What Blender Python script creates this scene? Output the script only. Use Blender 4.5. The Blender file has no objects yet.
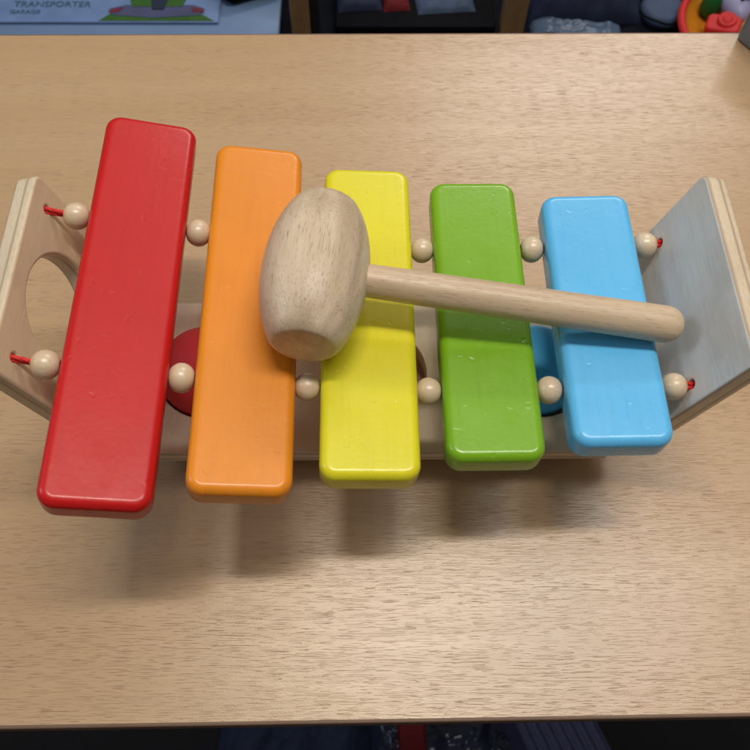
import bpy, bmesh, math, random
from mathutils import Vector, Matrix, noise
random.seed(7)
scene = bpy.context.scene
COL = scene.collection
R = math.radians

# ------------------------------------------------------------------ helpers
def link(o, parent=None):
    COL.objects.link(o)
    if parent is not None:
        o.parent = parent
    return o

def tag(o, label=None, cat=None, group=None, kind=None):
    if label: o['label'] = label
    if cat: o['category'] = cat
    if group: o['group'] = group
    if kind: o['kind'] = kind
    return o

def thing(name, label, cat, loc=(0, 0, 0), rot=(0, 0, 0), group=None):
    o = bpy.data.objects.new(name, None)
    o.empty_display_size = 0.02
    o.location = loc
    o.rotation_euler = rot
    link(o)
    return tag(o, label, cat, group)

def obj(name, bm, mat, parent=None, smooth=True):
    me = bpy.data.meshes.new(name)
    bm.normal_update()
    bm.to_mesh(me)
    bm.free()
    for p in me.polygons:
        p.use_smooth = smooth
    if mat: me.materials.append(mat)
    o = bpy.data.objects.new(name, me)
    return link(o, parent)

def outline(hx, hy, r, seg=8):
    pts = []
    for cx, cy, a0 in ((hx - r, hy - r, 0), (-hx + r, hy - r, 90), (-hx + r, -hy + r, 180), (hx - r, -hy + r, 270)):
        for k in range(seg + 1):
            a = R(a0 + 90 * k / seg)
            pts.append((cx + r * math.cos(a), cy + r * math.sin(a)))
    return pts

def slab(lx, ly, t, rc, re, seg=8, eseg=7, bm=None, off=(0, 0, 0), wob=0.0):
    """rounded-corner slab: corner radius rc in plan, edge round-over re"""
    bm = bm or bmesh.new()
    rings = []
    hz = t / 2
    levels = [(-hz, re + 0.0004)]
    for k in range(eseg + 1):
        a = R(90 * k / eseg)
        levels.append((-hz + re - re * math.cos(a), re - re * math.sin(a)))
    for k in range(eseg + 1):
        a = R(90 * k / eseg)
        levels.append((hz - re + re * math.sin(a), re - re * math.cos(a)))
    levels.append((hz, re + 0.0004))
    for z, ins in levels:
        r = max(rc - ins, 0.0006)
        ring = []
        for x, y in outline(lx / 2 - ins, ly / 2 - ins, r, seg):
            w = wob * noise.noise(Vector((x * 60 + lx * 99, y * 60, z * 60))) if wob else 0
            ring.append(bm.verts.new((x + off[0] + w, y + off[1] + w, z + off[2] + w * 0.6)))
        rings.append(ring)
    n = len(rings[0])
    for a, b in zip(rings, rings[1:]):
        for i in range(n):
            bm.faces.new((a[i], a[(i + 1) % n], b[(i + 1) % n], b[i]))
    bm.faces.new(list(reversed(rings[0])))
    bm.faces.new(rings[-1])
    return bm

def lathe(profile, seg=48, bm=None, mat=None):
    """profile: list of (radius, height) along local z"""
    bm = bm or bmesh.new()
    mat = mat or Matrix.Identity(4)
    rings = []
    for r, h in profile:
        if r < 1e-7:
            rings.append([bm.verts.new(mat @ Vector((0, 0, h)))])
        else:
            rings.append([bm.verts.new(mat @ Vector((r * math.cos(2 * math.pi * i / seg), r * math.sin(2 * math.pi * i / seg), h))) for i in range(seg)])
    for a, b in zip(rings, rings[1:]):
        for i in range(seg):
            j = (i + 1) % seg
            if len(a) == 1 and len(b) == 1: continue
            if len(a) == 1: bm.faces.new((a[0], b[j], b[i]))
            elif len(b) == 1: bm.faces.new((a[i], a[j], b[0]))
            else: bm.faces.new((a[i], a[j], b[j], b[i]))
    return bm

def tube(pts, r, seg=10, bm=None):
    bm = bm or bmesh.new()
    pts = [Vector(p) for p in pts]
    prev = None
    up = Vector((0, 0, 1))
    for k, p in enumerate(pts):
        d = (pts[min(k + 1, len(pts) - 1)] - pts[max(k - 1, 0)]).normalized()
        u = up if abs(d.dot(up)) < 0.9 else Vector((0, 1, 0))
        s = d.cross(u).normalized(); w = s.cross(d)
        rr = r(k / (len(pts) - 1)) if callable(r) else r
        ring = [bm.verts.new(p + s * rr * math.cos(2 * math.pi * i / seg) + w * rr * math.sin(2 * math.pi * i / seg)) for i in range(seg)]
        if prev:
            for i in range(seg):
                j = (i + 1) % seg
                bm.faces.new((prev[i], prev[j], ring[j], ring[i]))
        else:
            bm.faces.new(list(reversed(ring)))
        prev = ring
    bm.faces.new(prev)
    return bm

def plate_with_holes(name, hx, hy, rc, thick, chamfer, holes, mat, parent):
    """flat board from a 2D outline with round holes, chamfered edges (lies in local xy)"""
    cu = bpy.data.curves.new(name, 'CURVE')
    cu.dimensions = '2D'
    cu.fill_mode = 'BOTH'
    cu.extrude = thick / 2 - chamfer
    cu.bevel_depth = chamfer
    cu.bevel_resolution = 3
    cu.offset = -chamfer
    def poly(pts):
        s = cu.splines.new('POLY'); s.points.add(len(pts) - 1)
        for q, p in zip(s.points, pts): q.co = (p[0], p[1], 0, 1)
        s.use_cyclic_u = True
    poly(outline(hx, hy, rc, 10))
    for cx, cy, r in holes:
        n = 72 if r > 0.01 else 20
        poly([(cx + r * math.cos(2 * math.pi * i / n), cy - r * math.sin(2 * math.pi * i / n)) for i in range(n)])
    tmp = bpy.data.objects.new(name + '_tmp', cu)
    COL.objects.link(tmp)
    dg = bpy.context.evaluated_depsgraph_get()
    me = bpy.data.meshes.new_from_object(tmp.evaluated_get(dg))
    bpy.data.objects.remove(tmp)
    bpy.data.curves.remove(cu)
    me.name = name
    me.materials.clear()
    bm = bmesh.new(); bm.from_mesh(me)
    bmesh.ops.remove_doubles(bm, verts=bm.verts, dist=1e-6)
    bm.normal_update()
    for e in bm.edges:
        if len(e.link_faces) == 2 and e.calc_face_angle(0) > R(32): e.smooth = False
    bm.to_mesh(me); bm.free()
    for p in me.polygons: p.use_smooth = abs(p.normal.z) < 0.999
    me.materials.append(mat)
    o = bpy.data.objects.new(name, me)
    return link(o, parent)

# ------------------------------------------------------------------ materials
def srgb(r, g, b):
    f = lambda c: (c / 255 / 12.92) if c / 255 <= 0.04045 else ((c / 255 + 0.055) / 1.055) ** 2.4
    return (f(r), f(g), f(b), 1)

class NT:
    def __init__(s, name):
        s.m = bpy.data.materials.new(name); s.m.use_nodes = True
        s.t = s.m.node_tree; s.b = s.t.nodes['Principled BSDF']
    def n(s, kind, **kw):
        nd = s.t.nodes.new(kind)
        for k, v in kw.items():
            if k in nd.inputs: nd.inputs[k].default_value = v
            else: setattr(nd, k, v)
        return nd
    def l(s, a, b): s.t.links.new(a, b)
    def coord(s, scale=(1, 1, 1), loc=(0, 0, 0), rot=(0, 0, 0), src='Object'):
        tc = s.n('ShaderNodeTexCoord'); mp = s.n('ShaderNodeMapping')
        mp.inputs['Scale'].default_value = scale; mp.inputs['Location'].default_value = loc
        mp.inputs['Rotation'].default_value = rot
        s.l(tc.outputs[src], mp.inputs['Vector']); return mp.outputs['Vector']
    def noise(s, vec, scale=1, detail=3, rough=0.5, dist=0):
        nd = s.n('ShaderNodeTexNoise'); s.l(vec, nd.inputs['Vector'])
        nd.inputs['Scale'].default_value = scale; nd.inputs['Detail'].default_value = detail
        nd.inputs['Roughness'].default_value = rough; nd.inputs['Distortion'].default_value = dist
        return nd.outputs['Fac']
    def rng(s, fac, a, b, c=0, d=1):
        nd = s.n('ShaderNodeMapRange'); nd.clamp = True
        s.l(fac, nd.inputs['Value'])
        for k, v in zip(('From Min', 'From Max', 'To Min', 'To Max'), (a, b, c, d)): nd.inputs[k].default_value = v
        return nd.outputs['Result']
    def math(s, op, a, b=None):
        nd = s.n('ShaderNodeMath', operation=op)
        for i, v in enumerate((a, b)):
            if v is None: continue
            if isinstance(v, (int, float)): nd.inputs[i].default_value = v
            else: s.l(v, nd.inputs[i])
        return nd.outputs[0]
    def mix(s, fac, a, b, mode='MIX'):
        nd = s.n('ShaderNodeMix', data_type='RGBA', blend_type=mode)
        for i, v in ((0, fac), (6, a), (7, b)):
            if isinstance(v, (int, float)): nd.inputs[i].default_value = v
            elif isinstance(v, tuple): nd.inputs[i].default_value = v
            else: s.l(v, nd.inputs[i])
        return nd.outputs[2]
    def bump(s, h, strength=0.2, dist=0.001, prev=None):
        nd = s.n('ShaderNodeBump'); nd.inputs['Strength'].default_value = strength
        nd.inputs['Distance'].default_value = dist; s.l(h, nd.inputs['Height'])
        if prev is not None: s.l(prev, nd.inputs['Normal'])
        return nd.outputs['Normal']
    def out(s, color=None, rough=None, normal=None):
        if color is not None:
            if isinstance(color, tuple): s.b.inputs['Base Color'].default_value = color
            else: s.l(color, s.b.inputs['Base Color'])
        if rough is not None:
            if isinstance(rough, (int, float)): s.b.inputs['Roughness'].default_value = rough
            else: s.l(rough, s.b.inputs['Roughness'])
        if normal is not None: s.l(normal, s.b.inputs['Normal'])
        return s.m

def plain(name, col, rough=0.5, bump=0.0, scale=400, coat=0.0, vary=0.08, spec=0.3):
    s = NT(name)
    v = s.coord()
    f = s.noise(v, scale * 0.12, 4)
    dark = tuple(c * (1 - vary * 2) for c in col[:3]) + (1,)
    c = s.mix(s.rng(f, 0.35, 0.65), dark, col)
    nrm = s.bump(s.noise(v, scale, 3), bump, 0.001) if bump else None
    s.b.inputs['Coat Weight'].default_value = coat
    s.b.inputs['Specular IOR Level'].default_value = spec
    return s.out(c, rough, nrm)

def m_table():
    s = NT('beech_laminate')
    warp = s.noise(s.coord((3, 14, 1)), 1, 3)
    wv = s.n('ShaderNodeVectorMath', operation='ADD')
    tc = s.n('ShaderNodeTexCoord'); s.l(tc.outputs['Object'], wv.inputs[0])
    cmb = s.n('ShaderNodeCombineXYZ'); s.l(s.rng(warp, 0.2, 0.8, -0.0025, 0.0025), cmb.inputs['Y']); s.l(cmb.outputs[0], wv.inputs[1])
    def st(scale, loc=(0, 0, 0)):
        mp = s.n('ShaderNodeMapping'); mp.inputs['Scale'].default_value = scale; mp.inputs['Location'].default_value = loc
        s.l(wv.outputs[0], mp.inputs['Vector']); return mp.outputs[0]
    big = s.noise(st((1.2, 22, 1)), 1, 4, 0.55)
    mid = s.noise(st((7, 170, 1)), 1, 4, 0.6)
    fine = s.noise(st((45, 900, 1)), 1, 3, 0.6)
    dash = s.noise(st((105, 2700, 1)), 1, 1, 0.5, 0)
    dash2 = s.noise(st((55, 2300, 1), (3, 5, 0)), 1, 1.5, 0.5, 0)
    gate = s.rng(s.noise(st((6, 60, 1), (7, 1, 0)), 1, 3), 0.38, 0.62)
    wide = s.noise(st((0.9, 5, 1), (11, 3, 0)), 1, 3, 0.5)
    c = s.mix(s.rng(big, 0.3, 0.7), (0.460, 0.298, 0.158, 1), (0.525, 0.362, 0.208, 1))
    c = s.mix(s.rng(wide, 0.42, 0.62, 0, 0.30), c, (0.41, 0.26, 0.14, 1))
    c = s.mix(s.rng(mid, 0.35, 0.7, 0, 0.40), c, (0.43, 0.285, 0.16, 1))
    c = s.mix(s.rng(fine, 0.45, 0.75, 0, 0.25), c, (0.34, 0.22, 0.125, 1))
    d1 = s.math('MULTIPLY', s.rng(dash, 0.615, 0.655), s.rng(gate, 0, 1, 0.45, 1))
    d2 = s.math('MULTIPLY', s.rng(dash2, 0.66, 0.70), gate)
    d = s.math('MAXIMUM', d1, d2)
    c = s.mix(s.math('MULTIPLY', d, 0.55), c, (0.20, 0.11, 0.06, 1))
    grit = s.noise(s.coord((1, 1, 1)), 1500, 2, 0.6)
    h = s.math('SUBTRACT', s.math('MULTIPLY', grit, 0.55), s.math('MULTIPLY', d, 0.9))
    h = s.math('SUBTRACT', h, s.math('MULTIPLY', fine, 0.5))
    s.b.inputs['Specular IOR Level'].default_value = 0.75
    n = s.bump(h, 0.5, 0.0002)
    return s.out(c, s.rng(mid, 0.2, 0.8, 0.28, 0.36), n)

def m_wood(name, base, dark, pore, grain='Y', scale=1.0, pores=0.6, rough=0.42, pore_len=230, bumpd=0.0002, coat=0.0, across=1500):
    """solid pale wood, grain along one local axis, with short dark pores"""
    s = NT(name)
    def sc(along, across):
        v = {'X': (along, across, across), 'Y': (across, along, across), 'Z': (across, across, along)}[grain]
        return tuple(q * scale for q in v)
    big = s.noise(s.coord(sc(9, 90)), 1, 4, 0.55, 0.4)
    mid = s.noise(s.coord(sc(35, 420)), 1, 3, 0.6)
    p = s.noise(s.coord(sc(pore_len, across)), 1, 1.5, 0.5, 0.1)
    c = s.mix(s.rng(big, 0.32, 0.68), dark, base)
    c = s.mix(s.rng(mid, 0.45, 0.75, 0, 0.4), c, dark)
    pm = s.rng(p, 0.60, 0.68)
    c = s.mix(s.math('MULTIPLY', pm, pores), c, pore)
    h = s.math('SUBTRACT', s.math('MULTIPLY', mid, 0.4), pm)
    n = s.bump(h, 0.45, bumpd)
    s.b.inputs['Coat Weight'].default_value = coat
    s.b.inputs['Coat Roughness'].default_value = 0.3
    return s.out(c, rough, n)

def m_ply(name, face, core, light):
    """plywood: face veneer, layered edges through local z"""
    s = NT(name)
    big = s.noise(s.coord((70, 9, 70)), 1, 4, 0.6, 0.6)
    fine = s.noise(s.coord((900, 60, 900)), 1, 3, 0.6)
    f = s.mix(s.rng(big, 0.3, 0.7), tuple(c * 0.86 for c in face[:3]) + (1,), face)
    f = s.mix(s.rng(fine, 0.5, 0.8, 0, 0.25), f, core)
    tc = s.n('ShaderNodeTexCoord'); sp = s.n('ShaderNodeSeparateXYZ'); s.l(tc.outputs['Object'], sp.inputs[0])
    wob = s.rng(s.noise(s.coord((25, 25, 400)), 1, 3), 0.2, 0.8, -0.0003, 0.0003)
    z = s.math('ADD', sp.outputs['Z'], wob)
    ph = s.math('SINE', s.math('MULTIPLY', z, 2 * math.pi / 0.0052))
    lay = s.rng(ph, -1.0, -0.55, 0.25, 1)
    edge = s.mix(lay, core, light)
    edge = s.mix(s.rng(s.noise(s.coord((260, 260, 2600)), 1, 3), 0.5, 0.75, 0, 0.45), edge, core)
    nz = s.n('ShaderNodeSeparateXYZ'); s.l(tc.outputs['Normal'], nz.inputs[0])
    isface = s.rng(s.math('ABSOLUTE', nz.outputs['Z']), 0.75, 0.9)
    c = s.mix(isface, edge, f)
    blot = s.noise(s.coord((1, 1, 1)), 38, 4, 0.6)
    c = s.mix(s.rng(blot, 0.5, 0.72, 0, 0.22), c, core)
    n = s.bump(s.math('ADD', fine, s.math('MULTIPLY', s.noise(s.coord(), 700, 2), 0.4)), 0.3, 0.0002)
    s.b.inputs['Coat Weight'].default_value = 0.25; s.b.inputs['Coat Roughness'].default_value = 0.25
    return s.out(c, 0.5, n)

def m_paint(name, col, seed, rough=0.3, coat=0.3, size=None):
    s = NT(name)
    loc = (seed * 1.37, seed * 0.71, 0)
    v = s.coord(loc=loc)
    # thin lacquer over wood: faint grain along the bar, orange peel, dents and scratches
    grain = s.noise(s.coord((420, 26, 420), loc), 1, 4, 0.6, 0.3)
    peel = s.noise(v, 420, 2, 0.5)
    peel2 = s.noise(v, 1500, 2, 0.5)
    # dings left by the mallet: each a short curved dent (part of a ring), at its own spot
    rnd = random.Random(int(seed * 31))
    warp = s.n('ShaderNodeVectorMath', operation='ADD')
    nz = s.n('ShaderNodeTexNoise'); s.l(v, nz.inputs['Vector']); nz.inputs['Scale'].default_value = 500
    sc_ = s.n('ShaderNodeVectorMath', operation='MULTIPLY_ADD'); s.l(nz.outputs['Color'], sc_.inputs[0])
    sc_.inputs[1].default_value = (0.0012, 0.0012, 0); sc_.inputs[2].default_value = (-0.0006, -0.0006, 0)
    tco = s.n('ShaderNodeTexCoord'); s.l(tco.outputs['Object'], warp.inputs[0]); s.l(sc_.outputs[0], warp.inputs[1])
    scr = None
    if size:
        lx, ly = size
        for k in range(13):
            px_, py_ = rnd.uniform(-lx, lx) * 0.40, rnd.uniform(-ly, ly) * 0.47
            if k == 0: py_ = -ly * 0.40
            ra = rnd.uniform(0.0018, 0.006); an = rnd.uniform(0, 6.28)
            ln = rnd.uniform(0.0008, 0.0026); wd = rnd.uniform(0.00018, 0.00034)
            def dist(c):
                nd = s.n('ShaderNodeVectorMath', operation='DISTANCE'); s.l(warp.outputs[0], nd.inputs[0])
                nd.inputs[1].default_value = c; return nd.outputs['Value']
            top = 0.0075
            rr_ = math.hypot(ra, 0)
            a = s.rng(s.math('ABSOLUTE', s.math('SUBTRACT', dist((px_ + ra * math.cos(an), py_ + ra * math.sin(an), top)), rr_)), 0, wd, 1, 0)
            b_ = s.rng(dist((px_, py_, top)), ln * 0.6, ln, 1, 0)
            q = s.math('MULTIPLY', s.math('MULTIPLY', a, b_), rnd.uniform(0.4, 1.0))
            scr = q if scr is None else s.math('MAXIMUM', scr, q)
    ding = s.rng(s.noise(v, 230, 1, 0.4), 0.72, 0.80)
    base = s.mix(s.rng(s.noise(v, 22, 4, 0.6), 0.3, 0.7), tuple(c * 0.93 for c in col[:3]) + (1,), col)
    base = s.mix(s.rng(grain, 0.5, 0.8, 0, 0.28), base, tuple(c * 0.72 for c in col[:3]) + (1,))
    lightc = tuple(min(1, c * 0.7 + 0.28) for c in col[:3]) + (1,)
    if scr is not None: base = s.mix(s.math('MULTIPLY', scr, 0.22), base, lightc)
    h = s.math('ADD', s.math('MULTIPLY', peel, 0.55), s.math('MULTIPLY', grain, 0.5))
    h = s.math('ADD', h, s.math('MULTIPLY', peel2, 0.10))
    if scr is not None: h = s.math('SUBTRACT', h, s.math('MULTIPLY', scr, 1.6))
    h = s.math('SUBTRACT', h, s.math('MULTIPLY', ding, 1.2))
    n = s.bump(h, 0.42, 0.00024)
    rg = s.rng(s.noise(v, 90, 4, 0.6), 0.3, 0.7, rough - 0.04, rough + 0.08)
    s.b.inputs['Specular IOR Level'].default_value = 0.32
    s.b.inputs['Coat Weight'].default_value = coat; s.b.inputs['Coat Roughness'].default_value = 0.16; s.l(s.bump(peel, 0.12, 0.0002), s.b.inputs['Coat Normal'])
    return s.out(base, rg, n)

M = {}
M['table'] = m_table()
M['edge'] = plain('edge_band', (0.20, 0.125, 0.085, 1), 0.55, 0.1)
M['mallet_head'] = m_wood('mallet_head_wood', (0.72, 0.58, 0.42, 1), (0.45, 0.34, 0.23, 1), (0.15, 0.09, 0.05, 1), 'Y', 1.0, 0.44, 0.42, 110, 0.00018, across=3000)
M['mallet_handle'] = m_wood('mallet_handle_wood', (0.66, 0.51, 0.35, 1), (0.48, 0.355, 0.23, 1), (0.22, 0.13, 0.075, 1), 'X', 1.0, 0.42, 0.4, 170, 0.00014, across=2400)
M['bead'] = m_wood('bead_wood', (0.72, 0.59, 0.42, 1), (0.62, 0.47, 0.31, 1), (0.42, 0.28, 0.16, 1), 'X', 1.3, 0.25, 0.3, 150, 0.00006, 0.4)
M['ply_left'] = m_ply('plywood_panel', (0.70, 0.53, 0.35, 1), (0.34, 0.24, 0.16, 1), (0.66, 0.56, 0.40, 1))
M['ply'] = M['ply_left']
M['ply_window_lit'] = m_ply('window_lit_plywood_panel', (0.76, 0.735, 0.70, 1), (0.34, 0.24, 0.16, 1), (0.68, 0.57, 0.41, 1))  # right panel: cool window light on its face painted in as paler veneer
M['board'] = m_ply('base_board_wood', (0.72, 0.60, 0.46, 1), (0.34, 0.24, 0.16, 1), (0.64, 0.52, 0.38, 1))
PAINT = {
 'red': m_paint('red_paint', (0.54, 0.0045, 0.005, 1), 1.0, 0.42, size=(0.038, 0.1753)),
 'orange': m_paint('orange_paint', (0.78, 0.255, 0.012, 1), 2.0, 0.40, size=(0.038, 0.1622)),
 'yellow': m_paint('yellow_paint', (0.74, 0.675, 0.018, 1), 3.0, 0.30, size=(0.038, 0.1473)),
 'green': m_paint('green_paint', (0.19, 0.42, 0.013, 1), 4.0, 0.28, size=(0.038, 0.134)),
 'blue': m_paint('blue_paint', (0.115, 0.50, 0.88, 1), 5.0, 0.28, size=(0.038, 0.1191)),
}
M['red_ball'] = m_paint('red_ball_paint', (0.66, 0.035, 0.04, 1), 6.0, 0.6, 0.0)
M['blue_ball'] = m_paint('blue_ball_paint', (0.07, 0.46, 0.92, 1), 7.0, 0.6, 0.0)
def m_cord():
    s = NT('red_cord')
    w = s.n('ShaderNodeTexWave', wave_type='BANDS', bands_direction='DIAGONAL'); s.l(s.coord(), w.inputs['Vector'])
    w.inputs['Scale'].default_value = 420; w.inputs['Distortion'].default_value = 1
    c = s.mix(w.outputs['Fac'], (0.50, 0.006, 0.005, 1), (0.80, 0.02, 0.014, 1))
    return s.out(c, 0.6, s.bump(w.outputs['Fac'], 0.6, 0.0003))
M['cord'] = m_cord()

# ------------------------------------------------------------------ table
table = thing('table', 'beech laminate tabletop with a thin dark front edge, under the toy xylophone', 'table', (0, 0, 0))
YF, YB, TH = -0.1506, 0.2628, 0.022
SL = 0.0063
bm = bmesh.new()
X0, X1 = -0.60, 0.60
def yf(x): return YF + SL * x
def yb(x): return YB + SL * x
ch = 0.0009
vs = {}
for nm, x, y, z in (('a', X0, yf(X0) + ch, 0), ('b', X1, yf(X1) + ch, 0), ('c', X1, yb(X1) - ch, 0), ('d', X0, yb(X0) - ch, 0),
                    ('e', X0, yf(X0) + ch, -TH), ('f', X1, yf(X1) + ch, -TH), ('g', X1, yb(X1) - ch, -TH), ('h', X0, yb(X0) - ch, -TH)):
    vs[nm] = bm.verts.new((x, y, z))
for q in ('abcd', 'hgfe', 'aefb', 'cghd', 'bfgc', 'dhea'):
    bm.faces.new([vs[k] for k in q])
obj('tabletop', bm, M['table'], table, False)
def edge_strip(yfun, sgn):
    bm = bmesh.new()
    prof = [(0.0, -0.00004), (0.0009, -0.00004), (0.0013, -0.0003), (0.0015, -0.0008), (0.0015, -TH + 0.0008), (0.0011, -TH + 0.0001), (0.0, -TH + 0.0001)]
    rings = []
    for x in (X0, X1):
        rings.append([bm.verts.new((x, yfun(x) + sgn * (p[0] - 0.0009 + 0.00002), p[1])) for p in prof])
    for i in range(len(prof)):
        j = (i + 1) % len(prof)
        bm.faces.new((rings[0][i], rings[0][j], rings[1][j], rings[1][i]))
    bm.faces.new(rings[0]); bm.faces.new(rings[1])
    bmesh.ops.recalc_face_normals(bm, faces=bm.faces)
    obj('edge_strip', bm, M['edge'], table, False)
edge_strip(yf, -1)
edge_strip(yb, 1)

# ------------------------------------------------------------------ xylophone
xyl = thing('toy_xylophone', 'wooden toy xylophone with five coloured bars strung on red cords over a board', 'xylophone', (0, 0, 0))
W, T, BD = 0.038, 0.015, 0.0113
bars = [  # x, y, z, length, roll, yaw, colour
 (-0.0991, -0.0013, 0.0916, 0.1753, 13.74, 0.35, 'red'),
 (-0.0524,  0.0002, 0.0808, 0.1622,  9.30, 0.61, 'orange'),
 (-0.0045,  0.0002, 0.0748, 0.1473,  2.81, 0.21, 'yellow'),
 ( 0.0433,  0.0015, 0.0721, 0.1340, -0.20, 0.36, 'green'),
 ( 0.0916, -0.0017, 0.0760, 0.1191, -1.88, 0.06, 'blue')]
frames = []
for x, y, z, L, br, ba, cname in bars:
    a, r = R(ba), R(br)
    ex = Vector((math.cos(a) * math.cos(r), math.sin(a) * math.cos(r), -math.sin(r)))
    ey = Vector((-math.sin(a), math.cos(a), 0)); ez = ex.cross(ey)
    mtx = Matrix((ex, ey, ez)).transposed().to_4x4()
    mtx.translation = Vector((x, y, z))
    frames.append((Vector((x, y, z)), ex))
    bm = slab(W, L, T, 0.0065, 0.0036, 9, 8, wob=0.00022)
    o = obj('tone_bar', bm, PAINT[cname], xyl)
    o.matrix_local = mtx
    o['label'] = cname + ' painted wooden bar with rounded edges'

HS = 0.0342
def row_points(sy):
    c = [f[0] for f in frames]; e = [f[1] for f in frames]
    pts = [c[0] - e[0] * (W / 2 + BD / 2)] + [(c[i] + c[i + 1]) / 2 for i in range(4)] + [c[4] + e[4] * (W / 2 + BD / 2)]
    out = []
    for i, p in enumerate(pts):
        p = p.copy(); p.y = sy * HS; out.append(p)
    return out
for sy in (1, -1):
    pts = row_points(sy)
    path = []
    hl = Vector((-0.1345, sy * 0.0337, 0.1020)); hr = Vector((0.1262, sy * 0.0345, 0.0785))
    lead = Vector((-0.1415, sy * 0.0337, 0.1021)); tail = Vector((0.1315, sy * 0.0345, 0.0784))
    ctrl = [lead, hl] + [pts[0]]
    for i in range(5):
        q = frames[i][0].copy(); q.y = sy * HS
        ctrl += [q, pts[i + 1]]
    ctrl += [hr, tail]
    dense = []
    for a, b in zip(ctrl, ctrl[1:]):
        n = max(2, int((b - a).length / 0.0012))
        for k in range(n): dense.append(a.lerp(b, k / n))
    dense.append(ctrl[-1])
    bm = bmesh.new()
    acc = 0
    for ph in (0, math.pi):
        strand = []
        acc = 0
        for k, p in enumerate(dense):
            if k: acc += (dense[k] - dense[k - 1]).length
            t = acc / 0.09 * 2 * math.pi + ph + 0.6
            strand.append(p + Vector((0, math.cos(t), math.sin(t))) * 0.00078)
        tube(strand, 0.00088, 10, bm)
    for end in (lead, tail):   # knots outside the panels
        lathe([(0, -0.0022), (0.0018, -0.0015), (0.0024, 0), (0.0018, 0.0015), (0, 0.0022)], 12, bm, Matrix.Translation(end))
    obj('cord', bm, M['cord'], xyl)
    for i, p in enumerate(pts):
        prof = []
        hr_ = 0.0013
        rb = BD / 2
        hl_ = rb * 0.93
        N = 18
        prof.append((hr_, -hl_ + 0.003)); 
        a0 = math.asin(hr_ * 1.25 / rb)
        for k in range(N + 1):
            a = a0 + (math.pi - 2 * a0) * k / N
            prof.append((rb * math.sin(a) ** 0.92, -hl_ * math.cos(a)))
        prof.append((hr_, hl_ - 0.003))
        d = (pts[min(i + 1, 5)] - pts[max(i - 1, 0)]).normalized()
        q = d.to_track_quat('Z', 'Y').to_matrix().to_4x4()
        spin = Matrix.Rotation(random.uniform(0, 6.28), 4, 'Z')
        bm = lathe(prof, 36, None, Matrix.Identity(4))
        # local axis = Z for the lathe; turn the mesh so that the grain (X) runs along the string
        bmesh.ops.transform(bm, matrix=Matrix.Rotation(R(90), 4, 'Y'), verts=bm.verts)
        o = obj('bead', bm, M['bead'], xyl)
        k_ = random.uniform(0.96, 1.04)
        o.matrix_local = Matrix.Translation(p) @ q @ spin @ Matrix.Diagonal((k_, k_, random.uniform(0.97, 1.03), 1)) @ Matrix.Rotation(R(-90), 4, 'Y')

# end panels: local xy = (height, depth), local z = thickness
LEAN = 14.71
PH = 0.0924
th = R(LEAN)
def panel(side, xt, holes, hd, yc, lbl):
    zt = 0.1120
    # inner-face direction vectors
    u = Vector((side * math.sin(th), 0, math.cos(th)))         # up along the panel
    v = Vector((0, 1, 0))
    w = u.cross(v)                                              # local z
    inner_n = Vector((-side * math.cos(th), 0, math.sin(th)))
    top = Vector((xt + side * 0.0002, yc, zt))
    tk = 0.0092
    centre = top - u * (PH / 2) - inner_n * (tk / 2)
    m = Matrix((u, v, w)).transposed().to_4x4(); m.translation = centre
    hl = []
    for (cy, s, r) in holes:      # s = distance from the foot along the panel on the inner face
        hl.append((s - (zt / math.cos(th) - PH / 2), cy - yc, r))
    o = plate_with_holes('end_panel', PH / 2, hd, 0.0042, tk, 0.0013, hl, M['ply'] if side < 0 else M['ply_window_lit'], xyl)
    o.matrix_local = m
    o['label'] = lbl
    return o
ct = math.cos(th)
panel(-1, -0.1355, [(-0.001, 0.0832, 0.0235), (0.0338, 0.1021 / ct, 0.0016), (-0.0333, 0.1014 / ct, 0.0016)], 0.0438, 0.0010, 'leaning plywood end panel with a large round hole')
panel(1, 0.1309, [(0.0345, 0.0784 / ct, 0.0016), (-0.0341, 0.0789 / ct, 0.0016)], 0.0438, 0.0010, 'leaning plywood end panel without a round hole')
# base board with three round holes
b = plate_with_holes('base_board', 0.1085, 0.0405, 0.001, 0.0090, 0.0009,
                     [(-0.0781, 0.0009, 0.0234), (0.0024, 0.0009, 0.0234), (0.0787, 0.0009, 0.0234)], M['board'], xyl)
b.location = (-0.0022, 0, 0.0171)
for fx in (-0.100, 0.0955):
    o = obj('foot_rail', slab(0.008, 0.070, 0.0122, 0.001, 0.0008), M['ply'], xyl); o.location = (fx, 0, 0.0063)

# balls resting on the table inside the holes
def ball(x, y, r, mat, label):
    bm = bmesh.new()
    bmesh.ops.create_uvsphere(bm, u_segments=64, v_segments=40, radius=r)
    o = obj('ball', bm, mat)
    o.location = (x, y, r)
    tag(o, label, 'ball')
ball(-0.0815, 0.0009, 0.0219, M['red_ball'], 'red painted wooden ball in the board hole between the red and orange bars')
ball(0.0753, 0.0009, 0.0219, M['blue_ball'], 'blue painted wooden ball in the board hole between the green and blue bars')

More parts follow.
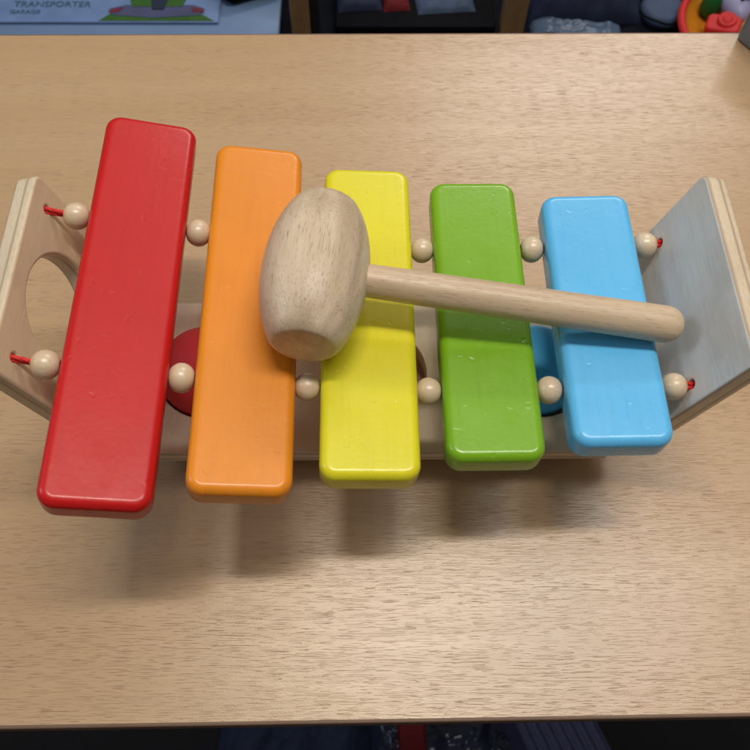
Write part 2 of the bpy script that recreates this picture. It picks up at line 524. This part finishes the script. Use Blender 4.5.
# ------------------------------------------------------------------ mallet
mal = thing('toy_mallet', 'bare wooden mallet with barrel head lying across the coloured bars', 'mallet', (-0.0245, 0.0015, 0.1040))
hdir = Vector((0.1345, -0.0155, -0.0125)).normalized()      # along the handle
ax = Vector((0, 0, 1)).cross(hdir).normalized()             # head axis, horizontal
up = hdir.cross(ax)
mm = Matrix((hdir, ax, up)).transposed().to_4x4(); mm.translation = Vector((-0.0245, 0.0015, 0.1040))
mal.matrix_world = mm
HL, HR = 0.0321, 0.0206
prof = [(0, -HL), (0.0085, -HL)]
N = 40
def hrad(t): return HR * math.sqrt(max(0, 1 - (abs(t) * 0.80) ** 2.05))
re = hrad(1)
prof += [(re - 0.0012, -HL), (re - 0.0004, -HL + 0.0003), (re + 0.0002, -HL + 0.0009)]
for k in range(1, N):
    t = -1 + 2 * k / N
    if abs(t) > 0.96: continue
    prof.append((hrad(t), t * HL))
prof += [(re + 0.0002, HL - 0.0009), (re - 0.0004, HL - 0.0003), (re - 0.0012, HL), (0.0085, HL), (0, HL)]
bm = lathe(prof, 96, None, Matrix.Rotation(R(-90), 4, 'X'))
bmesh.ops.recalc_face_normals(bm, faces=bm.faces)
obj('mallet_head', bm, M['mallet_head'], mal)
LH = 0.1445
prof = []
r0, r1 = 0.0064, 0.0073
prof = [(0, 0.004), (r0, 0.004)]
for k in range(1, 24):
    t = k / 24
    prof.append((r0 + (r1 - r0) * t, 0.004 + (LH - 0.0075 - 0.004) * t))
for k in range(0, 11):
    a = R(90 * k / 10)
    prof.append((r1 * math.cos(a), LH - 0.0075 + 0.0075 * math.sin(a) ** 0.95) if k < 10 else (0, LH))
bm = lathe(prof, 48, None, Matrix.Rotation(R(90), 4, 'Y'))
bmesh.ops.recalc_face_normals(bm, faces=bm.faces)
obj('handle', bm, M['mallet_handle'], mal)

# ------------------------------------------------------------------ behind the table
def boxm(lx, ly, lz, r=0.002, seg=3):
    bm = bmesh.new()
    bmesh.ops.create_cube(bm, size=1)
    bmesh.ops.scale(bm, vec=(lx, ly, lz), verts=bm.verts)
    bmesh.ops.bevel(bm, geom=list(bm.edges), offset=r, segments=seg, affect='EDGES', profile=0.5)
    return bm
def crumple(lx, ly, h, nx, ny, freq, seed, fold=0.0):
    """crumpled closed bag or cloth heap"""
    bm = bmesh.new()
    grid = []
    for j in range(ny + 1):
        row = []
        for i in range(nx + 1):
            u, v = i / nx, j / ny
            x, y = (u - .5) * lx, (v - .5) * ly
            e = min(1, 6 * min(u, 1 - u)) * min(1, 6 * min(v, 1 - v))
            n1 = noise.ridged_multi_fractal(Vector((x * freq, y * freq, seed)), 0.9, 2.1, 4, 1.0, 2.0)
            n2 = noise.noise(Vector((x * freq * .4, y * freq * .4, seed + 9)))
            row.append(bm.verts.new((x + 0.1 * h * n2, y, e ** .5 * (h * (0.6 + 0.3 * n2) + h * .16 * n1))))
        grid.append(row)
    for j in range(ny):
        for i in range(nx):
            bm.faces.new((grid[j][i], grid[j][i + 1], grid[j + 1][i + 1], grid[j + 1][i]))
    return bm
SZ = -0.25  # materials of the shelf things are darkened to stand in for dimmer light
M['dark_shelf'] = plain('dark_shelf', (0.003, 0.004, 0.008, 1), 0.7, spec=0.06)
M['post'] = m_wood('post_wood', (0.27, 0.16, 0.075, 1), (0.20, 0.115, 0.05, 1), (0.08, 0.04, 0.02, 1), 'Z', 0.4, 0.3, 0.5)
M['black'] = plain('black_plastic', (0.003, 0.003, 0.005, 1), 0.7, spec=0.06)
M['metal'] = plain('dark_metal', (0.015, 0.015, 0.018, 1), 0.4)
M['pale_blue'] = plain('pale_blue_plastic', (0.13, 0.21, 0.36, 1), 0.35, 0.1, 60)
M['carton'] = plain('dimmed_white_card', (0.13, 0.21, 0.40, 1), 0.4)
M['green_print'] = plain('green_print', (0.03, 0.10, 0.015, 1), 0.5)
M['red_print'] = plain('red_print', (0.13, 0.02, 0.04, 1), 0.5)
M['grey_print'] = plain('grey_print', (0.06, 0.07, 0.15, 1), 0.5)
M['teal_print'] = plain('teal_print', (0.04, 0.10, 0.15, 1), 0.5)
M['dark_print'] = plain('dark_print', (0.012, 0.02, 0.05, 1), 0.5)
M['navy'] = plain('navy_fabric', (0.010, 0.018, 0.048, 1), 0.75, 0.4, 900)
M['slate'] = plain('slate_blue_fabric', (0.05, 0.08, 0.15, 1), 0.7, 0.3, 500)
M['bag'] = plain('dark_blue_film', (0.022, 0.028, 0.055, 1), 0.22, 0.2, 120)
M['greybag'] = plain('grey_blue_film', (0.07, 0.11, 0.18, 1), 0.35, 0.2, 120)
M['bowl_red'] = plain('red_plastic', (0.50, 0.02, 0.02, 1), 0.6, vary=0.03)
M['bowl_orange'] = plain('orange_plastic', (0.55, 0.20, 0.015, 1), 0.35, vary=0.05)
M['leaf'] = plain('green_plastic', (0.01, 0.13, 0.03, 1), 0.35)
M['white_toy'] = plain('white_plastic', (0.28, 0.28, 0.45, 1), 0.4, vary=0.02)
M['pot'] = plain('grey_plastic', (0.20, 0.21, 0.23, 1), 0.45, 0.1, 200)
M['darkred'] = plain('dark_red_fabric', (0.12, 0.004, 0.008, 1), 0.8, 0.3, 700)
M['carpet'] = plain('dark_carpet', (0.012, 0.012, 0.014, 1), 0.95, 0.5, 300)

# shelf unit: low dark shelf board carried by wooden posts
unit = thing('shelf_unit', 'low dark shelf behind the table with two wooden uprights', 'shelf', (0.0, 0.80, -0.74))
o = obj('shelf_board', boxm(2.2, 0.60, 0.024), M['dark_shelf'], unit); o.location = (0, 0.0, 0.478)
for px, wd in ((-0.0745, 0.0205), (0.1585, 0.0235)):
    o = obj('post', boxm(wd, 0.026, 0.78, 0.0015), M['post'], unit); o.location = (px, -0.237, 0.41)
o = obj('metal_strip', boxm(0.009, 0.02, 0.78, 0.001), M['metal'], unit); o.location = (-0.0585, -0.235, 0.41)

def put(name, bm, mat, loc, rz, label, cat, smooth=False, group=None):
    o = obj(name, bm, mat, None, smooth)
    o.location = loc; o.rotation_euler = (0, 0, R(rz))
    return tag(o, label, cat, group)

# pale blue plastic crate and the printed carton lying on it
crate = thing('storage_crate', 'pale blue plastic crate with a flat lid on the shelf at left', 'crate', (-0.29, 0.615, SZ))
o = obj('crate_body', boxm(0.38, 0.20, 0.020, 0.006), M['pale_blue'], crate); o.location = (0, 0, 0.0105)
o = obj('crate_lid', boxm(0.385, 0.205, 0.006, 0.0025), M['pale_blue'], crate); o.location = (0, 0, 0.024)
carton = thing('printed_carton', 'white carton with green lettering and a car picture, lying on the pale blue crate', 'carton', (-0.29, 0.6095, SZ + 0.027))
def xs(px): return -0.392 + px * 0.00106     # world x on the carton top for a column of the photograph
o = obj('carton_body', boxm(0.34, 0.115, 0.003, 0.0008), M['carton'], carton); o.location = (-0.044, 0.0, 0.0017)
def flat(name, pts, mat, z, parent):
    bm = bmesh.new()
    lo = [bm.verts.new((x, y, z)) for x, y in pts]; hi = [bm.verts.new((x, y, z + 0.0004)) for x, y in pts]
    n = len(pts)
    bm.faces.new(hi); bm.faces.new(list(reversed(lo)))
    for i in range(n): bm.faces.new((lo[i], lo[(i + 1) % n], hi[(i + 1) % n], hi[i]))
    bmesh.ops.recalc_face_normals(bm, faces=bm.faces)
    return obj(name, bm, mat, parent, False)
cz = 0.0033
fy = -0.0570
def cx(px): return xs(px) + 0.29
flat('printed_grass', [(cx(93), fy + .001), (cx(211), fy + .001), (cx(196), fy + 0.013), (cx(170), fy + 0.016), (cx(125), fy + 0.016), (cx(104), fy + 0.013)], M['green_print'], cz, carton)
flat('printed_car', [(cx(106), fy + .010), (cx(150), fy + .005), (cx(196), fy + .010), (cx(200), fy + .020), (cx(188), fy + .026), (cx(118), fy + .026), (cx(102), fy + .020)], M['grey_print'], cz + 0.0005, carton)
flat('printed_light', [(cx(104), fy + .013), (cx(112), fy + .014), (cx(116), fy + .021), (cx(108), fy + .020), (cx(101), fy + .016)], M['red_print'], cz + 0.001, carton)
flat('printed_light', [(cx(188), fy + .014), (cx(200), fy + .014), (cx(197), fy + .020), (cx(186), fy + .022)], M['red_print'], cz + 0.001, carton)
flat('printed_tree', [(cx(125), fy + .023), (cx(176), fy + .023), (cx(180), fy + .040), (cx(120), fy + .040)], M['green_print'], cz + 0.001, carton)
flat('printed_window', [(cx(146), fy + .018), (cx(158), fy + .018), (cx(162), fy + .040), (cx(142), fy + .040)], M['dark_print'], cz + 0.0015, carton)
def text(body, size, loc, mat, parent):
    cu = bpy.data.curves.new('lettering', 'FONT'); cu.body = body; cu.size = size; cu.extrude = 0.0002
    t = bpy.data.objects.new('tmp', cu); COL.objects.link(t)
    me = bpy.data.meshes.new_from_object(t.evaluated_get(bpy.context.evaluated_depsgraph_get()))
    bpy.data.objects.remove(t); me.materials.clear(); me.materials.append(mat)
    o = bpy.data.objects.new('lettering', me); link(o, parent); o.location = loc
    return o
text('TRANSPORTER', 0.0125, (cx(2), fy + 0.0235, cz + 0.0003), M['teal_print'], carton)
text('GARAGE', 0.0085, (cx(0), fy + 0.0125, cz + 0.0003), M['teal_print'], carton)

bm = boxm(0.075, 0.085, 0.024, 0.010, 4)
for v_ in bm.verts: v_.co.z += 0.0014 * noise.noise(v_.co * 60)
pouch = put('black_pouch', bm, M['black'], (-0.140, 0.630, SZ + 0.0405), 24, 'black soft pouch lying on the pale blue crate beside the carton', 'pouch', True)

# black drawer box between the two posts
dr = thing('black_tray', 'black box with a dark front between the two wooden uprights', 'box', (0.050, 0.640, SZ))
o = obj('tray_body', boxm(0.178, 0.16, 0.018, 0.002), M['black'], dr); o.location = (0.002, 0, 0.0095)
o = obj('tray_edge', boxm(0.118, 0.006, 0.003, 0.001), M['greybag'], dr); o.location = (-0.028, -0.088, 0.0022)
items = [((0.03, 0.610), M['darkred'], 'dark red cloth heap in the black box', 0.030, 0.05), ((0.085, 0.612), M['slate'], 'slate blue cloth heap in the black box', 0.065, 0.06), ((-0.012, 0.612), M['navy'], 'navy cloth heap in the black box beside the left upright', 0.050, 0.055)]
for (x, y), mt, lb, lx, ly in items:
    put('cloth_heap', crumple(lx, ly, 0.012, 24, 24, 60, x * 50), mt, (x, y, SZ + 0.0186), 5, lb, 'cloth', True)

# navy bag with slate band right of the second post
put('fabric_bag', crumple(0.135, 0.11, 0.042, 70, 50, 22, 3.3), M['navy'], (0.245, 0.640, SZ + 0.0005), 3, 'navy fabric bag on the shelf right of the wooden upright', 'bag', True)
put('folded_cloth', crumple(0.105, 0.035, 0.016, 60, 24, 40, 5.3), M['greybag'], (0.235, 0.570, SZ + 0.0005), -3, 'grey blue folded cloth in front of the navy fabric bag', 'cloth', True)
# grey-blue disc toy with black loop
disc = thing('round_case', 'round slate blue case with a black cord loop beside the orange dish', 'case', (0.338, 0.602, SZ))
obj('case_body', lathe([(0, 0.014), (0.020, 0.0145), (0.024, 0.012), (0.026, 0.006), (0.025, 0.0005), (0, 0.0005)], 40), M['slate'], disc)
obj('cord_loop', tube([(0.0285 * math.cos(a * .2 + 2.6), 0.0285 * math.sin(a * .2 + 2.6), 0.012 + .001 * math.sin(a)) for a in range(24)], 0.0012, 8), M['black'], disc)

# orange dish toy with red rim, green leaf and red knob piece
dish = thing('toy_dish', 'orange toy dish with a thick red rim, behind the right end of the table', 'toy dish', (0.430, 0.550, SZ))
pr = [(0, 0.004), (0.055, 0.005), (0.072, 0.012), (0.081, 0.026)]
obj('dish_bowl', lathe(pr, 64), M['bowl_orange'], dish)
rim = [(0.085 + 0.0045 * math.cos(R(a)), 0.025 + 0.0045 * math.sin(R(a))) for a in range(0, 361, 30)]
obj('dish_rim', lathe(rim + [], 72), M['bowl_red'], dish)
knob = thing('red_toy_block', 'red wedge shaped toy block with a round stud, inside the orange dish', 'toy block', (0.390, 0.553, SZ + 0.006))
bm = slab(0.036, 0.024, 0.014, 0.006, 0.003); o = obj('block_body', bm, M['bowl_red'], knob); o.location = (0, 0, 0.018); o.rotation_euler = (R(8), R(-10), R(-25))
o = obj('stud', lathe([(0, 0.0045), (0.004, 0.0045), (0.0055, 0.003), (0.0065, 0.0022), (0.0085, 0.0042), (0.0100, 0.003), (0.0105, 0)], 32), M['bowl_red'], knob)
o.location = (0.002, 0.001, 0.0252); o.rotation_euler = (R(8), R(-10), 0)
lf = put('green_toy_cap', lathe([(0, -0.002), (0.008, 0.001), (0.0115, 0.010), (0.010, 0.022), (0.005, 0.032), (0, 0.035)], 32), M['leaf'], (0.386, 0.592, SZ + 0.009), 0, 'glossy dark green rounded toy piece standing in the orange dish', 'toy piece', True)
wt = thing('white_toy_figure', 'white rounded toy piece with black marks, at the right frame edge behind the table', 'toy piece', (0.412, 0.592, SZ + 0.010))
bm = bmesh.new(); bmesh.ops.create_uvsphere(bm, u_segments=40, v_segments=28, radius=1)
for v_ in bm.verts: v_.co = Vector((v_.co.x * (0.019 - 0.005 * -v_.co.y), v_.co.y * 0.031, v_.co.z * 0.014 + 0.016))
obj('toy_body', bm, M['white_toy'], wt)
obj('black_mark', tube([(-0.002, -0.014, 0.0290), (0.003, -0.011, 0.0300), (0.009, -0.011, 0.0290)], 0.0022, 8), M['black'], wt)
obj('black_mark', tube([(0.004, 0.000, 0.0305), (0.008, 0.008, 0.0295), (0.012, 0.014, 0.027)], 0.0013, 8), M['black'], wt)

# grey box standing on the far right corner of the table
pot = thing('desk_box', 'grey plastic box with black lid standing on the far right corner of the table', 'box', (0.2640, 0.2490, 0.0), (0, 0, R(-58.5)))
o = obj('box_body', slab(0.044, 0.032, 0.030, 0.006, 0.002), M['pot'], pot); o.location = (0, 0, 0.0153)
o = obj('box_lid', slab(0.046, 0.034, 0.010, 0.007, 0.003), M['black'], pot); o.location = (0, 0, 0.0355)

# ------------------------------------------------------------------ floor and things under the front edge
bm = bmesh.new()
vsf = [bm.verts.new(p) for p in ((-3, -2.5, -0.74), (3, -2.5, -0.74), (3, 2.5, -0.74), (-3, 2.5, -0.74))]
bm.faces.new(vsf)
tag(obj('floor', bm, M['carpet'], None, False), None, None, None, 'structure')
FZ = -0.739
put('plastic_bag', crumple(0.24, 0.16, 0.05, 110, 80, 26, 1.7), M['bag'], (0.115, -0.155, FZ), 6, 'shiny dark blue plastic bag crumpled on the floor below the front edge', 'bag', True)
put('plastic_bag', crumple(0.20, 0.16, 0.05, 90, 80, 16, 8.7), M['navy'], (-0.10, -0.165, FZ), -8, 'dull navy bag on the floor left of the dark red strap', 'bag', True)
bm = bmesh.new()
prev = None
for k in range(25):
    y = -0.09 + 0.18 * k / 24; z = 0.062 + 0.008 * math.sin(k * .5)
    r_ = [bm.verts.new((-0.017, y, z)), bm.verts.new((-0.012, y, z + .003)), bm.verts.new((0.012, y, z + .003)), bm.verts.new((0.017, y, z)), bm.verts.new((0.0, y, z - .003))]
    if prev:
        for i in range(5): bm.faces.new((prev[i], prev[(i + 1) % 5], r_[(i + 1) % 5], r_[i]))
    else: bm.faces.new(r_)
    prev = r_
bm.faces.new(prev); bmesh.ops.recalc_face_normals(bm, faces=bm.faces)
put('red_strap', bm, M['darkred'], (0.050, -0.16, FZ + 0.004), 4, 'dark red fabric strap on the floor below the front edge', 'strap', True)
# ribbed navy fabric
bm = bmesh.new(); NX, NY = 150, 24
g = []
for j in range(NY + 1):
    row = []
    for i in range(NX + 1):
        u, v = i / NX, j / NY
        x = (u - .5) * 0.13 + (0.5 - v) * 0.05; y = (v - .5) * 0.12
        rib = max(0, math.cos(u * 2 * math.pi * 9)) ** 0.5
        e = min(1, 9 * min(u, 1 - u))
        row.append(bm.verts.new((x, y, e * (0.075 + 0.004 * rib + 0.008 * math.sin(3 * u + 2 * v)))))
    g.append(row)
for j in range(NY):
    for i in range(NX): bm.faces.new((g[j][i], g[j][i + 1], g[j + 1][i + 1], g[j + 1][i]))
M['rib'] = plain('ribbed_navy', (0.045, 0.052, 0.12, 1), 0.6, 0.3, 700)
put('ribbed_cloth', bm, M['rib'], (0.235, -0.155, FZ), 0, 'ribbed navy fabric with slanting ridges on the floor at bottom right', 'cloth', True)

# ------------------------------------------------------------------ camera (Z0 solved from the photograph)
cam = bpy.data.cameras.new('camera'); co = bpy.data.objects.new('camera', cam); COL.objects.link(co)
rt = Vector((0.99991095, -0.00952141, 0.00935094)); upv = Vector((0.00426862, 0.89206803, 0.45188097)); fw = Vector((0.01264422, 0.45180081, -0.89202923))
m4 = Matrix((rt, upv, -fw)).transposed().to_4x4(); m4.translation = Vector((-0.00560524, -0.16515084, 0.34657547))
co.matrix_world = m4
cam.sensor_width = 36; cam.lens = 36 * 761.795 / 750
cam.clip_start = 0.01; cam.clip_end = 50
cam.dof.use_dof = True; cam.dof.focus_distance = 0.335; cam.dof.aperture_fstop = 21
scene.camera = co

# ------------------------------------------------------------------ light: two rows of ceiling tubes and a cool window far left
def area(name, loc, target, sx, sy, power, color):
    l = bpy.data.lights.new(name, 'AREA'); l.shape = 'RECTANGLE'; l.size = sx; l.size_y = sy; l.energy = power; l.color = color
    o = bpy.data.objects.new(name, l); COL.objects.link(o); o.location = loc
    d = Vector(target) - Vector(loc)
    z = -d.normalized(); x = Vector((1, 0, 0)) if abs(z.x) < 0.9 else Vector((0, 1, 0))
    y = z.cross(x).normalized(); x = y.cross(z)
    mt = Matrix((x, y, z)).transposed().to_4x4(); mt.translation = Vector(loc); o.matrix_world = mt
    return o
area('ceiling_lamp', (-0.02, 0.15, 1.9), (-0.02, 0.15, 0), 0.50, 0.10, 12.5, (1.0, 0.90, 0.75))
area('ceiling_lamp', (0.62, 0.19, 1.9), (0.62, 0.19, 0), 0.85, 0.16, 12.5, (1.0, 0.97, 0.95))
area('ceiling_lamp', (0.85, 2.35, 1.95), (0.2, 1.8, 0), 1.3, 0.22, 26, (1.0, 0.96, 0.92))
area('ceiling_bounce', (0.2, 1.3, 2.5), (0.1, 0.4, 0), 3.2, 2.4, 8, (1.0, 0.91, 0.80))
area('window_light', (-2.6, 0.1, 1.85), (0, 0, 0.05), 0.9, 0.8, 17, (0.60, 0.78, 1.0))
w = bpy.data.worlds.new('World'); scene.world = w; w.use_nodes = True
bg = w.node_tree.nodes['Background']; bg.inputs[0].default_value = (1.0, 0.88, 0.76, 1); bg.inputs[1].default_value = 0.15
scene.view_settings.view_transform = 'Standard'; scene.view_settings.look = 'None'
scene.view_settings.exposure = 0.0; scene.view_settings.gamma = 1.0
